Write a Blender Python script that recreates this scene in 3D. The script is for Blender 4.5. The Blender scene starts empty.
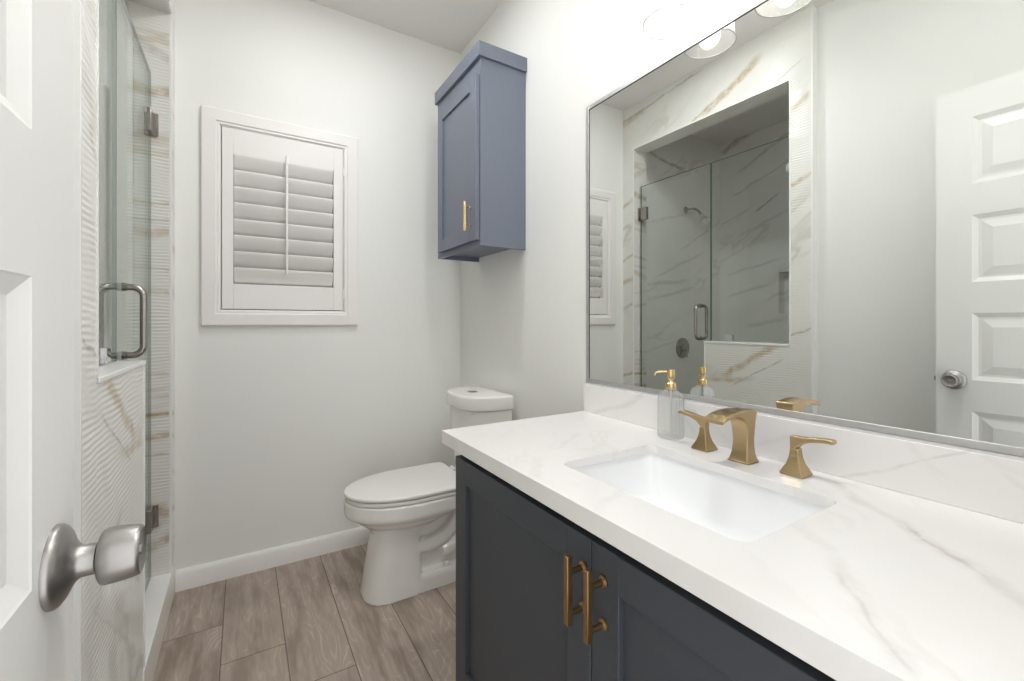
import bpy, bmesh, math, random
from mathutils import Vector, Matrix
random.seed(7)
S = bpy.context.scene
COL = S.collection
R_ = math.radians

# ------------------------------------------------------------------ camera
cam_d = bpy.data.cameras.new('camera')
cam = bpy.data.objects.new('camera', cam_d); COL.objects.link(cam)
cam.location = (0, 0, 1.1517)
cam.rotation_euler = (R_(90), 0, R_(-31.527))
cam_d.sensor_width = 36
cam_d.lens = 36 * 438.52 / 1024
cam_d.shift_y = -(340.5 - 323.07) / 1024
cam_d.clip_start = 0.01
S.camera = cam

# ------------------------------------------------------------------ world and exposure
W = bpy.data.worlds.new('world'); S.world = W; W.use_nodes = True
W.node_tree.nodes['Background'].inputs[0].default_value = (0.985, 0.995, 1.0, 1)
W.node_tree.nodes['Background'].inputs[1].default_value = 1.75      # flat fill light added through the open doorway; no hall is built
BULB = 45        # vanity bulbs
FILL_DOME = 5         # unseen ceiling lamp, added as fill
FILL_A = 150         # unseen recessed lamp by the toilet, added as fill
FILL_B = 165         # unseen recessed lamp over the vanity, added as fill
S.view_settings.view_transform = 'Standard'
S.view_settings.look = 'None'
S.view_settings.gamma = 1
S.view_settings.use_curve_mapping = False
S.view_settings.exposure = 0.15
S.cycles.max_bounces = 14
S.cycles.diffuse_bounces = 8
S.cycles.glossy_bounces = 6
S.cycles.transparent_max_bounces = 16
S.cycles.caustics_reflective = False
S.cycles.caustics_refractive = False

# ------------------------------------------------------------------ room measures (metres)
XR, XG = 1.093, 1.0883          # right wall, mirror glass
YB = 2.3646                     # back wall
XT = -0.251                     # tiled shower front
XL = -0.295                     # plain left wall
XI = -0.388                     # inside of the shower front
YN = -0.06                      # wall behind the camera
H = 2.74
YO0, YO1, ZO = 1.192, 2.261, 2.42     # shower opening
YP, ZP = 1.686, 1.041                 # knee wall
XS, YS = -1.45, 1.02                  # far shower wall, near shower wall
ZC, ZCB = 0.832, 0.7945               # counter top and underside

# ------------------------------------------------------------------ node helper
def srgb(r, g, b):
    f = lambda c: (c / 255 / 12.92) if c / 255 <= .04045 else ((c / 255 + .055) / 1.055) ** 2.4
    return (f(r), f(g), f(b), 1)

class NT:
    def __init__(s, name):
        s.m = bpy.data.materials.new(name); s.m.use_nodes = True
        s.t = s.m.node_tree; s.t.nodes.clear()
        s.out = s.t.nodes.new('ShaderNodeOutputMaterial')
    def n(s, kind, **kw):
        x = s.t.nodes.new(kind)
        for k, v in kw.items(): setattr(x, k, v)
        return x
    def put(s, sock, v):
        if v is None: return
        if isinstance(v, bpy.types.NodeSocket): s.t.links.new(v, sock)
        else: sock.default_value = v
    def math(s, op, a, b=None, c=None):
        x = s.n('ShaderNodeMath', operation=op)
        for i, v in enumerate((a, b, c)): s.put(x.inputs[i], v)
        return x.outputs[0]
    def vmath(s, op, a, b=None):
        x = s.n('ShaderNodeVectorMath', operation=op)
        s.put(x.inputs[0], a); s.put(x.inputs[1], b)
        return x.outputs['Value'] if op == 'DOT_PRODUCT' else x.outputs[0]
    def pos(s):
        return s.n('ShaderNodeNewGeometry').outputs['Position']
    def sep(s, v):
        x = s.n('ShaderNodeSeparateXYZ'); s.put(x.inputs[0], v); return x.outputs
    def comb(s, x, y, z=0.0):
        c = s.n('ShaderNodeCombineXYZ')
        for i, v in enumerate((x, y, z)): s.put(c.inputs[i], v)
        return c.outputs[0]
    def noise(s, v, scale, detail=3, rough=.5):
        x = s.n('ShaderNodeTexNoise'); s.put(x.inputs['Vector'], v)
        x.inputs['Scale'].default_value = scale; x.inputs['Detail'].default_value = detail
        x.inputs['Roughness'].default_value = rough
        return x.outputs
    def white(s, v):
        x = s.n('ShaderNodeTexWhiteNoise', noise_dimensions='3D'); s.put(x.inputs['Vector'], v); return x.outputs
    def rng(s, v, a, b, c=0.0, d=1.0, smooth=True):
        x = s.n('ShaderNodeMapRange', interpolation_type='SMOOTHSTEP' if smooth else 'LINEAR')
        s.put(x.inputs['Value'], v)
        for k, q in zip(('From Min', 'From Max', 'To Min', 'To Max'), (a, b, c, d)): x.inputs[k].default_value = q
        return x.outputs[0]
    def mix(s, f, a, b):
        x = s.n('ShaderNodeMix', data_type='RGBA')
        s.put(x.inputs[0], f); s.put(x.inputs[6], a); s.put(x.inputs[7], b)
        return x.outputs[2]
    def bump(s, h, strength, dist):
        x = s.n('ShaderNodeBump'); s.put(x.inputs['Height'], h)
        x.inputs['Strength'].default_value = strength; x.inputs['Distance'].default_value = dist
        return x.outputs[0]
    def bsdf(s, color, rough=.5, metal=0.0, normal=None, coat=0.0, spec=.5, **kw):
        b = s.n('ShaderNodeBsdfPrincipled')
        s.put(b.inputs['Base Color'], color); s.put(b.inputs['Roughness'], rough)
        s.put(b.inputs['Metallic'], metal); s.put(b.inputs['Coat Weight'], coat)
        s.put(b.inputs['Specular IOR Level'], spec)
        if normal is not None: s.put(b.inputs['Normal'], normal)
        for k, v in kw.items(): s.put(b.inputs[k.replace('_', ' ')], v)
        s.t.links.new(b.outputs[0], s.out.inputs[0]); return b

def schlick(n, f0=.04):
    g = n.n('ShaderNodeNewGeometry')
    c = n.math('ABSOLUTE', n.vmath('DOT_PRODUCT', g.outputs['Normal'], g.outputs['Incoming']))
    return n.math('ADD', n.math('MULTIPLY', n.math('POWER', n.math('SUBTRACT', 1.0, c), 5.0), 1 - f0), f0)

def paint(name, col, rough=.55, tex=.0006, scale=260, spec=.4):
    n = NT(name); p = n.pos()
    h = n.noise(p, scale, 2)[0]
    c = n.mix(n.noise(p, 3, 2)[0], tuple(x * .985 for x in col[:3]) + (1,), col)
    n.bsdf(c, rough, normal=n.bump(h, .25, tex), spec=spec); return n.m

def metal(name, col, rough, brushed=None, var=.12):
    n = NT(name); p = n.pos()
    if brushed:
        q = n.vmath('MULTIPLY', p, brushed)
        f = n.noise(q, 1.0, 4)[0]
    else:
        f = n.noise(p, 60, 3)[0]
    r = n.math('ADD', n.math('MULTIPLY', f, var), rough - var / 2)
    c = n.mix(f, tuple(x * .82 for x in col[:3]) + (1,), col)
    n.bsdf(c, r, 1.0); return n.m

def marble(name, axes, base, veins, rough=.2, bg=(0.5, .35, 3.0), bgcol=(170, 165, 158), bgw=.035, bgs=.35, warp=.05, wscale=4.0, coat=0.0):
    """veins: (u0, v0, u1, v1, half width, strength, (r, g, b))"""
    n = NT(name); xyz = n.sep(n.pos()); i = {'x': 0, 'y': 1, 'z': 2}
    p = n.comb(xyz[i[axes[0]]], xyz[i[axes[1]]], 0.0)
    w = n.vmath('MULTIPLY', n.vmath('SUBTRACT', n.noise(p, wscale, 5, .6)[1], (.5, .5, .5)), (warp, warp, 0))
    q = n.vmath('ADD', p, w)
    col = base
    col = n.mix(n.math('MULTIPLY', n.rng(n.noise(p, 2.2, 4)[0], .45, .75), .12), col, srgb(*bgcol))
    # background veins: ridges of stretched noise along one diagonal
    a, sc, st = bg
    ca, sa = math.cos(a), math.sin(a)
    u = n.math('MULTIPLY', n.vmath('DOT_PRODUCT', q, (ca, sa, 0)), sc)
    v = n.math('MULTIPLY', n.vmath('DOT_PRODUCT', q, (-sa, ca, 0)), sc * st)
    f = n.noise(n.comb(u, v, .37), 1.0, 3, .55)[0]
    ridge = n.rng(n.math('ABSOLUTE', n.math('SUBTRACT', f, .5)), 0.0, bgw, 1.0, 0.0)
    gate = n.rng(n.noise(n.comb(u, v, 4.1), .7, 2)[0], .45, .62)
    col = n.mix(n.math('MULTIPLY', n.math('MULTIPLY', ridge, gate), bgs), col, srgb(*bgcol))
    pat = n.rng(n.noise(q, 22, 5, .65)[0], .3, .62, .25, 1.0)
    for (u0, v0, u1, v1, hw, stg, c) in veins:
        L = math.hypot(u1 - u0, v1 - v0); dx, dy = (u1 - u0) / L, (v1 - v0) / L
        d = n.vmath('SUBTRACT', q, (u0, v0, 0))
        al = n.math('DIVIDE', n.vmath('DOT_PRODUCT', d, (dx, dy, 0)), L)
        pe = n.math('ABSOLUTE', n.vmath('DOT_PRODUCT', d, (-dy, dx, 0)))
        m = n.rng(n.math('DIVIDE', pe, hw), 0.15, 1.0, 1.0, 0.0)
        m = n.math('MULTIPLY', m, n.math('MULTIPLY', n.rng(al, -.08, .12), n.rng(al, .85, 1.08, 1.0, 0.0)))
        m = n.math('MULTIPLY', n.math('MULTIPLY', m, pat), stg)
        col = n.mix(m, col, srgb(*c))
    n.bsdf(col, rough, coat=coat); return n.m

GOLD, GREY = (176, 150, 98), (150, 146, 138)
M = {}
M['wall'] = paint('wall_paint', srgb(235, 235, 232), .6)
M['ceiling'] = paint('ceiling_paint', srgb(232, 229, 226), .75)
M['trim'] = paint('trim_paint', srgb(238, 237, 234), .35, .0002, 90)
M['shutter'] = paint('shutter_paint', srgb(238, 235, 233), .4, .0001, 90)
M['door'] = paint('door_paint', srgb(234, 233, 230), .32, .0003, 140)
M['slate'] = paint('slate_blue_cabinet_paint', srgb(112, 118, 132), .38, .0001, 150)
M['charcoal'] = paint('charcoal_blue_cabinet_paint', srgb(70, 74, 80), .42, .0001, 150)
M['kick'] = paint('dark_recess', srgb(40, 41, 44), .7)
M['porcelain'] = paint('porcelain', srgb(236, 235, 231), .12, .00001, 20, spec=.55)
M['basin'] = paint('white_vitreous_china', srgb(246, 247, 248), .1, .00001, 20, spec=.55)
M['seat'] = paint('seat_plastic', srgb(232, 231, 227), .22, .00001, 20)
M['nickel'] = metal('satin_nickel', (.42, .40, .388, 1), .38, None, .06)
M['chrome'] = metal('chrome', (.78, .78, .78, 1), .08, None, .04)
M['satin'] = metal('satin_silver_frame', (.66, .66, .65, 1), .42, None, .05)
M['dark_nickel'] = metal('aged_nickel', (.40, .375, .35, 1), .22, None, .08)
M['brass'] = metal('champagne_bronze', (.55, .405, .225, 1), .30, (60, 60, 700))
M['antique'] = metal('antique_brass', (.46, .30, .145, 1), .30, (60, 60, 700))
M['bright_brass'] = metal('polished_brass', (.78, .57, .30, 1), .22, (60, 60, 500))
M['black'] = paint('black_rubber', srgb(45, 35, 38), .6)
M['white_trim'] = paint('white_tile_edge', srgb(240, 240, 238), .25, .0001, 90)

M['counter'] = marble('white_quartz', 'xy', srgb(240, 238, 236), [
    (1.03, .43, .90, .287, .016, 0.25, (178, 168, 158)), (.91, .29, .73, .09, .022, 0.25, (176, 164, 152)), (.90, .275, .78, .15, .007, 0.33, (150, 140, 128)),
    (.755, .36, .70, .29, .022, 0.17, (190, 186, 182)), (.71, .30, .50, .145, .02, 0.20, (182, 178, 174)), (.65, .262, .51, .15, .005, 0.25, (165, 160, 155)),
    (.83, .99, .68, .885, .014, 0.15, (190, 186, 184)), (.70, 1.12, .60, 1.05, .014, 0.11, (195, 192, 190)),
    (.60, .86, .51, .74, .02, 0.17, (180, 174, 170)), (.66, .62, .51, .56, .016, 0.15, (185, 180, 176))],
    rough=.16, bg=(.85, 3.2, 3.0), bgcol=(186, 178, 170), bgs=.1, bgw=.05, warp=.05, wscale=9)
M['splash'] = marble('white_quartz_upstand', 'yz', srgb(236, 234, 233), [
    (.46, .815, .32, .879, .005, 0.25, (170, 164, 160)), (.33, .876, .22, .94, .004, 0.25, (165, 160, 156)),
    (1.17, .835, .98, .90, .012, 0.25, (170, 168, 172)), (1.0, .895, .94, .94, .014, 0.20, (170, 168, 172)), (.66, .83, .50, .90, .01, 0.12, (180, 176, 174))],
    rough=.18, bg=(.5, 3.0, 3.0), bgs=.1, warp=.02, wscale=9)
M['tile'] = marble('veined_wall_tile', 'yz', srgb(231, 230, 225), [
    (1.70, 2.44, 1.34, 2.62, .035, .75, GOLD), (1.80, 2.40, 1.60, 2.50, .012, .6, GOLD),
    (2.40, 2.645, 1.70, 2.73, .012, .6, GREY), (2.40, 2.62, 2.15, 2.67, .03, .5, GOLD), (1.36, 2.40, 1.13, 2.50, .007, .6, GREY),
    (1.19, 2.27, 1.09, 2.315, .022, .6, GOLD), (1.19, 1.872, 1.08, 1.898, .018, .65, GOLD), (1.21, 1.08, 1.08, 1.13, .009, .65, GREY),
    (1.54, .86, 1.24, 1.05, .028, .75, GOLD), (1.70, .80, 1.38, .84, .022, .6, GOLD), (1.50, .80, 1.22, .96, .007, .6, GREY),
    (1.66, .835, 1.50, .855, .03, .35, GOLD), (1.40, .70, 1.15, .56, .02, .4, GREY), (1.62, .42, 1.25, .62, .012, .4, GREY),
    (2.38, 2.02, 2.24, 2.08, .022, .6, GOLD), (2.38, 1.60, 2.24, 1.66, .02, .6, GOLD), (2.38, 1.45, 2.24, 1.49, .03, .55, GOLD),
    (2.38, 1.25, 2.24, 1.31, .018, .5, GREY), (2.38, .76, 2.24, .80, .018, .65, GOLD), (2.38, .66, 2.24, .70, .018, .65, GOLD), (2.38, .36, 2.24, .40, .02, .6, GOLD)],
    rough=.3, bg=(2.55, 1.4, 3.0), bgcol=(176, 170, 156), bgs=.45, warp=.06, wscale=5)
M['jamb_tile'] = marble('veined_jamb_tile', 'xz', srgb(231, 230, 225), [
    (-.40, 2.075, -.24, 2.10, .03, .75, (178, 158, 118)), (-.40, 2.30, -.24, 2.22, .03, .4, GREY), (-.40, 1.62, -.24, 1.64, .014, .45, GOLD), (-.40, 1.48, -.24, 1.53, .03, .45, GOLD),
    (-.40, 1.30, -.24, 1.27, .02, .4, GOLD), (-.40, 1.56, -.24, 1.57, .012, .4, GREY), (-.40, .77, -.24, .785, .016, .85, GOLD), (-.40, .685, -.24, .695, .02, .85, GOLD),
    (-.40, .61, -.24, .62, .008, .7, GOLD), (-.40, .40, -.24, .385, .03, .75, GOLD), (-.40, .22, -.24, .28, .03, .7, GOLD)],
    rough=.3, bg=(.1, 1.2, 4.0), bgcol=(190, 178, 150), bgs=.5, warp=.03, wscale=8)
M['soffit_tile'] = marble('veined_soffit_tile', 'xy', srgb(226, 225, 219), [], rough=.3)
M['shower_side'] = marble('veined_shower_tile_side', 'yz', srgb(243, 242, 239), [
    (2.36, 2.66, 1.95, 2.80, .04, 0.59, (150, 128, 84)), (2.2, 2.45, 1.7, 2.66, .022, 0.42, (140, 128, 100)), (2.25, 2.25, 1.6, 2.50, .015, 0.42, GREY), (2.05, 2.08, 1.85, 2.19, .014, 0.56, (120, 114, 98)),
    (2.2, 1.9, 1.75, 2.05, .014, 0.35, GREY), (2.3, 1.58, 1.85, 1.66, .02, 0.32, GREY), (2.3, 1.38, 1.9, 1.47, .022, 0.35, GREY), (2.12, 1.13, 1.8, 1.2, .03, 0.35, GREY), (2.36, 2.02, 2.1, 2.12, .014, 0.35, GREY), (1.7, 1.7, 1.3, 1.95, .02, 0.35, GOLD)],
    rough=.14, bg=(2.65, 1.5, 3.0), bgcol=(140, 134, 118), bgs=.25, warp=.07)
M['shower_end'] = marble('veined_shower_tile_end', 'xz', srgb(243, 242, 239), [
    (-.45, 2.50, -.95, 2.42, .02, 0.56, (140, 126, 92)), (-.55, 1.95, -1.1, 2.10, .018, 0.28, GREY), (-.6, 1.5, -1.2, 1.76, .018, 0.32, GREY), (-.5, 1.45, -1.0, 1.5, .022, 0.35, GREY),
    (-.6, 1.35, -1.1, 1.45, .02, 0.35, (150, 140, 110)), (-.9, 1.75, -1.4, 2.02, .014, 0.28, GREY), (-.4, .90, -.9, 1.02, .02, 0.28, GREY)],
    rough=.14, bg=(2.7, 1.5, 3.0), bgcol=(146, 140, 122), bgs=.25, warp=.07)

def glass_pane_mat(name, tint, edge=None):
    n = NT(name)
    fr = schlick(n)
    tr = n.n('ShaderNodeBsdfTransparent'); tr.inputs[0].default_value = tint
    gl = n.n('ShaderNodeBsdfGlossy'); gl.inputs['Roughness'].default_value = 0.0; gl.inputs[0].default_value = (.95, .98, .96, 1)
    mx = n.n('ShaderNodeMixShader')
    n.put(mx.inputs[0], fr); n.put(mx.inputs[1], tr.outputs[0]); n.put(mx.inputs[2], gl.outputs[0])
    n.t.links.new(mx.outputs[0], n.out.inputs[0]); return n.m
M['pane'] = glass_pane_mat('shower_glass', (.94, .955, .947, 1))
n = NT('glass_edge'); n.bsdf(n.mix(n.noise(n.pos(), 20)[0], srgb(60, 92, 80), srgb(84, 112, 100)), .1, spec=.6); M['pane_edge'] = n.m

# vanity lamp shades: clear glass that scatters a little of the bulb's light
n = NT('seeded_clear_glass')
fr = schlick(n)
tr = n.n('ShaderNodeBsdfTransparent'); tr.inputs[0].default_value = (.97, .965, .95, 1)
tl = n.n('ShaderNodeBsdfTranslucent'); tl.inputs[0].default_value = (.95, .94, .92, 1)
gl = n.n('ShaderNodeBsdfGlossy'); gl.inputs['Roughness'].default_value = .05
m1 = n.n('ShaderNodeMixShader'); n.put(m1.inputs[0], n.rng(n.noise(n.pos(), 12, 1)[0], .2, .8, .17, .21))
n.put(m1.inputs[1], tr.outputs[0]); n.put(m1.inputs[2], tl.outputs[0])
m2 = n.n('ShaderNodeMixShader'); n.put(m2.inputs[0], fr); n.put(m2.inputs[1], m1.outputs[0]); n.put(m2.inputs[2], gl.outputs[0])
n.t.links.new(m2.outputs[0], n.out.inputs[0]); M['shade'] = n.m

n = NT('glass_rim'); n.bsdf(n.mix(n.noise(n.pos(), 20)[0], srgb(150, 150, 148), srgb(165, 165, 163)), .15, spec=.6); M['glass_rim'] = n.m
def emit(name, col, st):
    n = NT(name); e = n.n('ShaderNodeEmission'); e.inputs[0].default_value = col; e.inputs[1].default_value = st
    n.t.links.new(e.outputs[0], n.out.inputs[0]); return n.m
M['bulb'] = emit('lit_bulb', (1.0, .985, .965, 1), BULB)
M['fill_a'] = emit('fill_lamp_glow', (.985, .995, 1.0, 1), FILL_A)
M['fill_b'] = emit('fill_lamp_glow', (.985, .995, 1.0, 1), FILL_B)
M['fill_dome'] = emit('fill_dome_glow', (.985, .995, 1.0, 1), FILL_DOME)

n = NT('mirror_silver'); c = n.mix(n.noise(n.pos(), 2)[0], (.79, .81, .79, 1), (.80, .82, .80, 1)); n.bsdf(c, 0.0, 1.0); M['mirror'] = n.m

# soap bottle
n = NT('clear_ribbed_glass')
pb = n.bsdf((.97, .985, .975, 1), .05, Transmission_Weight=1.0, IOR=1.30)
tr = n.n('ShaderNodeBsdfTransparent'); tr.inputs[0].default_value = (.975, .985, .98, 1)
m1 = n.n('ShaderNodeMixShader'); n.put(m1.inputs[0], n.rng(n.noise(n.pos(), 30)[0], 0, 1, .78, .86)); n.put(m1.inputs[1], pb.outputs[0]); n.put(m1.inputs[2], tr.outputs[0])
df = n.n('ShaderNodeBsdfTranslucent'); df.inputs[0].default_value = (.93, .95, .94, 1)
m3 = n.n('ShaderNodeMixShader'); m3.inputs[0].default_value = .16; n.put(m3.inputs[1], m1.outputs[0]); n.put(m3.inputs[2], df.outputs[0])
n.t.links.new(m3.outputs[0], n.out.inputs[0]); M['bottle'] = n.m
n = NT('frosted_tube'); n.bsdf(n.mix(n.noise(n.pos(), 30)[0], srgb(215, 220, 214), srgb(232, 235, 230)), .3); M['tube'] = n.m

# wood look floor planks along y: seams at x = .13 + .195 k, end joints stepping .235 per row
n = NT('grey_brown_wood_planks')
x, y, z = n.sep(n.pos())
kx = n.math('DIVIDE', n.math('SUBTRACT', x, .13), .195)
k = n.math('FLOOR', kx); fx = n.math('SUBTRACT', kx, k)
ky = n.math('DIVIDE', n.math('ADD', n.math('SUBTRACT', y, 1.535), n.math('MULTIPLY', k, .235)), 1.2)
r = n.math('FLOOR', ky); fy = n.math('SUBTRACT', ky, r)
rnd = n.white(n.comb(k, r, 3.0))
off = n.vmath('MULTIPLY', rnd[1], (37, 53, 11))
gp = n.vmath('ADD', n.comb(n.math('MULTIPLY', x, 4.2), n.math('MULTIPLY', y, 1.15), 0.0), off)
body = n.noise(gp, 1.0, 3, .5)[0]
rings = n.math('ABSOLUTE', n.math('SINE', n.math('MULTIPLY', body, 95.0)))
fine = n.noise(n.vmath('ADD', n.comb(n.math('MULTIPLY', x, 95.0), n.math('MULTIPLY', y, 6.0), 0.0), off), 1.0, 4, .6)[0]
blot = n.noise(n.vmath('ADD', n.comb(n.math('MULTIPLY', x, 16.0), n.math('MULTIPLY', y, 2.6), 0.0), off), 1.0, 4, .6)[0]
c = n.mix(n.rng(fine, .2, .8), srgb(160, 145, 133), srgb(180, 166, 154))
c = n.mix(n.math('MULTIPLY', n.rng(rings, 0.0, .55, 1.0, 0.0), n.math('MULTIPLY', n.math('MULTIPLY', n.rng(fine, .25, .6), n.rng(blot, .58, .36)), .42)), c, srgb(226, 216, 205))
c = n.mix(n.math('MULTIPLY', n.rng(blot, .47, .66), .8), c, srgb(132, 117, 105))
c = n.mix(n.math('MULTIPLY', rnd[0], .35), c, srgb(166, 152, 140))
sx = n.math('MULTIPLY', n.math('MINIMUM', fx, n.math('SUBTRACT', 1.0, fx)), .195)
sy = n.math('MULTIPLY', n.math('MINIMUM', fy, n.math('SUBTRACT', 1.0, fy)), 1.2)
seam = n.rng(n.math('MINIMUM', sx, sy), .0008, .0028, 1.0, 0.0)
c = n.mix(n.math('MULTIPLY', seam, .8), c, srgb(88, 74, 64))
hgt = n.math('SUBTRACT', n.math('MULTIPLY', fine, .25), seam)
n.bsdf(c, n.rng(fine, 0, 1, .38, .55), normal=n.bump(hgt, .35, .0012), spec=.35); M['floor'] = n.m

# ------------------------------------------------------------------ mesh helpers
WLOC = {}
class MB:
    def __init__(s): s.b = bmesh.new()
    def box(s, x0, x1, y0, y1, z0, z1):
        v = [s.b.verts.new(p) for p in ((x0, y0, z0), (x1, y0, z0), (x1, y1, z0), (x0, y1, z0), (x0, y0, z1), (x1, y0, z1), (x1, y1, z1), (x0, y1, z1))]
        for f in ((0, 3, 2, 1), (4, 5, 6, 7), (0, 1, 5, 4), (1, 2, 6, 5), (2, 3, 7, 6), (3, 0, 4, 7)): s.b.faces.new([v[i] for i in f])
        return s
    def loft(s, rings, cap=True, closed=True):
        vs = [[s.b.verts.new(p) for p in r] for r in rings]
        m = len(vs[0])
        for a, b in zip(vs, vs[1:]):
            for i in range(m if closed else m - 1):
                j = (i + 1) % m
                try: s.b.faces.new((a[i], a[j], b[j], b[i]))
                except ValueError: pass
        if cap and closed:
            for q in (vs[0][::-1], vs[-1]):
                try: s.b.faces.new(q)
                except ValueError: pass
        return s
    def lathe(s, prof, origin, axis='z', n=32, cap=True):
        o = Vector(origin)
        def P(r, h, a):
            c, t = r * math.cos(a), r * math.sin(a)
            return o + {'z': Vector((c, t, h)), 'x': Vector((h, c, t)), 'y': Vector((t, h, c))}[axis]
        return s.loft([[P(max(r, 1e-5), h, 2 * math.pi * i / n) for i in range(n)] for r, h in prof], cap)
    def tube(s, pts, rad, n=14):
        pts = [Vector(p) for p in pts]; rings = []
        up = None
        for i, p in enumerate(pts):
            t = (pts[min(i + 1, len(pts) - 1)] - pts[max(i - 1, 0)]).normalized()
            if up is None:
                up = Vector((0, 0, 1)) if abs(t.z) < .9 else Vector((0, 1, 0))
            u = (up - t * up.dot(t)).normalized(); v = t.cross(u); up = u
            rr = rad[i] if isinstance(rad, (list, tuple)) else rad
            rings.append([p + (u * math.cos(2 * math.pi * k / n) + v * math.sin(2 * math.pi * k / n)) * rr for k in range(n)])
        return s.loft(rings)
    def grid(s, P, nu, nv):
        g = [[s.b.verts.new(P(i / nu, j / nv)) for j in range(nv + 1)] for i in range(nu + 1)]
        for i in range(nu):
            for j in range(nv): s.b.faces.new((g[i][j], g[i + 1][j], g[i + 1][j + 1], g[i][j + 1]))
        return s
    def face(s, pts): s.b.faces.new([s.b.verts.new(p) for p in pts]); return s
    def build(s, name, mat, parent=None, bevel=0, seg=2, smooth=True, fix=True, angle=35):
        me = bpy.data.meshes.new(name)
        if fix: bmesh.ops.recalc_face_normals(s.b, faces=s.b.faces[:])
        xs = [v.co for v in s.b.verts]
        lo = Vector([min(v[i] for v in xs) for i in range(3)]); hi = Vector([max(v[i] for v in xs) for i in range(3)])
        o0 = Vector(((lo.x + hi.x) / 2, (lo.y + hi.y) / 2, lo.z))
        for v in s.b.verts: v.co -= o0
        if smooth:
            for f in s.b.faces: f.smooth = True
        s.b.to_mesh(me); s.b.free()
        if smooth: me.set_sharp_from_angle(angle=R_(angle))
        for m in (mat if isinstance(mat, list) else [mat]): me.materials.append(m)
        o = bpy.data.objects.new(name, me); COL.objects.link(o)
        WLOC[o.name] = o0
        if parent:
            o.parent = parent; o.location = o0 - WLOC[parent.name]
        else: o.location = o0
        if bevel:
            b = o.modifiers.new('bevel', 'BEVEL'); b.width = bevel; b.segments = seg; b.limit_method = 'ANGLE'; b.angle_limit = R_(40)
            b.harden_normals = False
        return o

def thing(name, label, cat, loc, group=None):
    o = bpy.data.objects.new(name, None); COL.objects.link(o); o.location = loc
    o.empty_display_size = .1
    WLOC[o.name] = Vector(loc); return tag(o, label, cat, group)
def tag(o, label, cat, group=None):
    o['label'] = label; o['category'] = cat
    if group: o['group'] = group
    return o
def struct(o, label, cat):
    o['kind'] = 'structure'; o['label'] = label; o['category'] = cat; return o

def catmull(pts, k=8):
    P = [Vector(p) for p in pts]; out = []
    for i in range(len(P) - 1):
        a, b, c, d = P[max(i - 1, 0)], P[i], P[i + 1], P[min(i + 2, len(P) - 1)]
        for j in range(k):
            t = j / k
            out.append(.5 * (2 * b + (c - a) * t + (2 * a - 5 * b + 4 * c - d) * t * t + (3 * b - a - 3 * c + d) * t ** 3))
    out.append(P[-1]); return out

def rrect(x0, x1, y0, y1, r, z, n=6):
    out = []
    for cx, cy, a in ((x1 - r, y1 - r, 0), (x0 + r, y1 - r, 90), (x0 + r, y0 + r, 180), (x1 - r, y0 + r, 270)):
        for i in range(n + 1):
            t = R_(a + 90 * i / n); out.append(Vector((cx + r * math.cos(t), cy + r * math.sin(t), z)))
    return out

# ------------------------------------------------------------------ the room shell
struct(MB().box(XS - .1, XR + .1, YN - .1, YB + .1, -.1, 0).build('floor', M['floor'], smooth=False), 'grey brown wood look plank floor running towards the back wall', 'floor')
struct(MB().box(XS - .1, XR + .1, YN - .1, YB + .1, H, H + .1).build('ceiling', M['ceiling'], smooth=False), 'plain off white ceiling over the bathroom', 'ceiling')
struct(MB().box(XR, XR + .1, YN - .1, YB + .1, 0, H).build('wall_right', M['wall'], smooth=False), 'light grey wall behind the vanity, mirror and toilet', 'wall')
# back wall with a shallow window recess
wx0, wx1, wz0, wz1 = -.084, .438, 1.213, 2.038
b = MB()
b.box(XT, wx0, YB, YB + .1, 0, H).box(wx1, XR, YB, YB + .1, 0, H).box(wx0, wx1, YB, YB + .1, 0, wz0).box(wx0, wx1, YB, YB + .1, wz1, H).box(wx0, wx1, YB + .085, YB + .1, wz0, wz1)
struct(b.build('wall_back', M['wall'], smooth=False), 'light grey wall around the shuttered window beside the toilet', 'wall')
struct(MB().box(XL - .09, XL, YN, 1.086, 0, H).build('wall_left', M['wall'], smooth=False), 'plain light grey wall behind the open white door', 'wall')
b = MB()
dx0, dx1, dzt = -.172, .50, 2.05
b.box(XL - .09, dx0, YN - .1, YN, 0, H).box(dx1, XR, YN - .1, YN, 0, H).box(dx0, dx1, YN - .1, YN, dzt, H)
struct(b.build('wall_front', M['wall'], smooth=False), 'light grey wall with the open doorway', 'wall')
# shower enclosure
struct(MB().box(XS - .1, XS, YS - .1, YB + .1, 0, 1.23).box(XS - .1, XS, YS - .1, YB + .1, 1.555, H).box(XS - .1, XS, 1.86, YB + .1, 1.23, 1.555).box(XS - .1, XS, YS - .1, 1.50, 1.23, 1.555)
       .box(XS - .1, XS - .085, 1.5, 1.86, 1.23, 1.555).build('wall_shower_side', M['shower_side'], smooth=False), 'smooth veined marble wall of the shower with a niche', 'wall')
struct(MB().box(XS, XT - .001, YB, YB + .1, 0, H).build('wall_shower_end', M['shower_end'], smooth=False), 'smooth veined marble wall carrying the shower head', 'wall')
struct(MB().box(XS, XI, YS - .1, YS, 0, H).build('wall_shower_near', M['shower_end'], smooth=False), 'smooth veined marble wall at the near end of the shower', 'wall')

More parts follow.
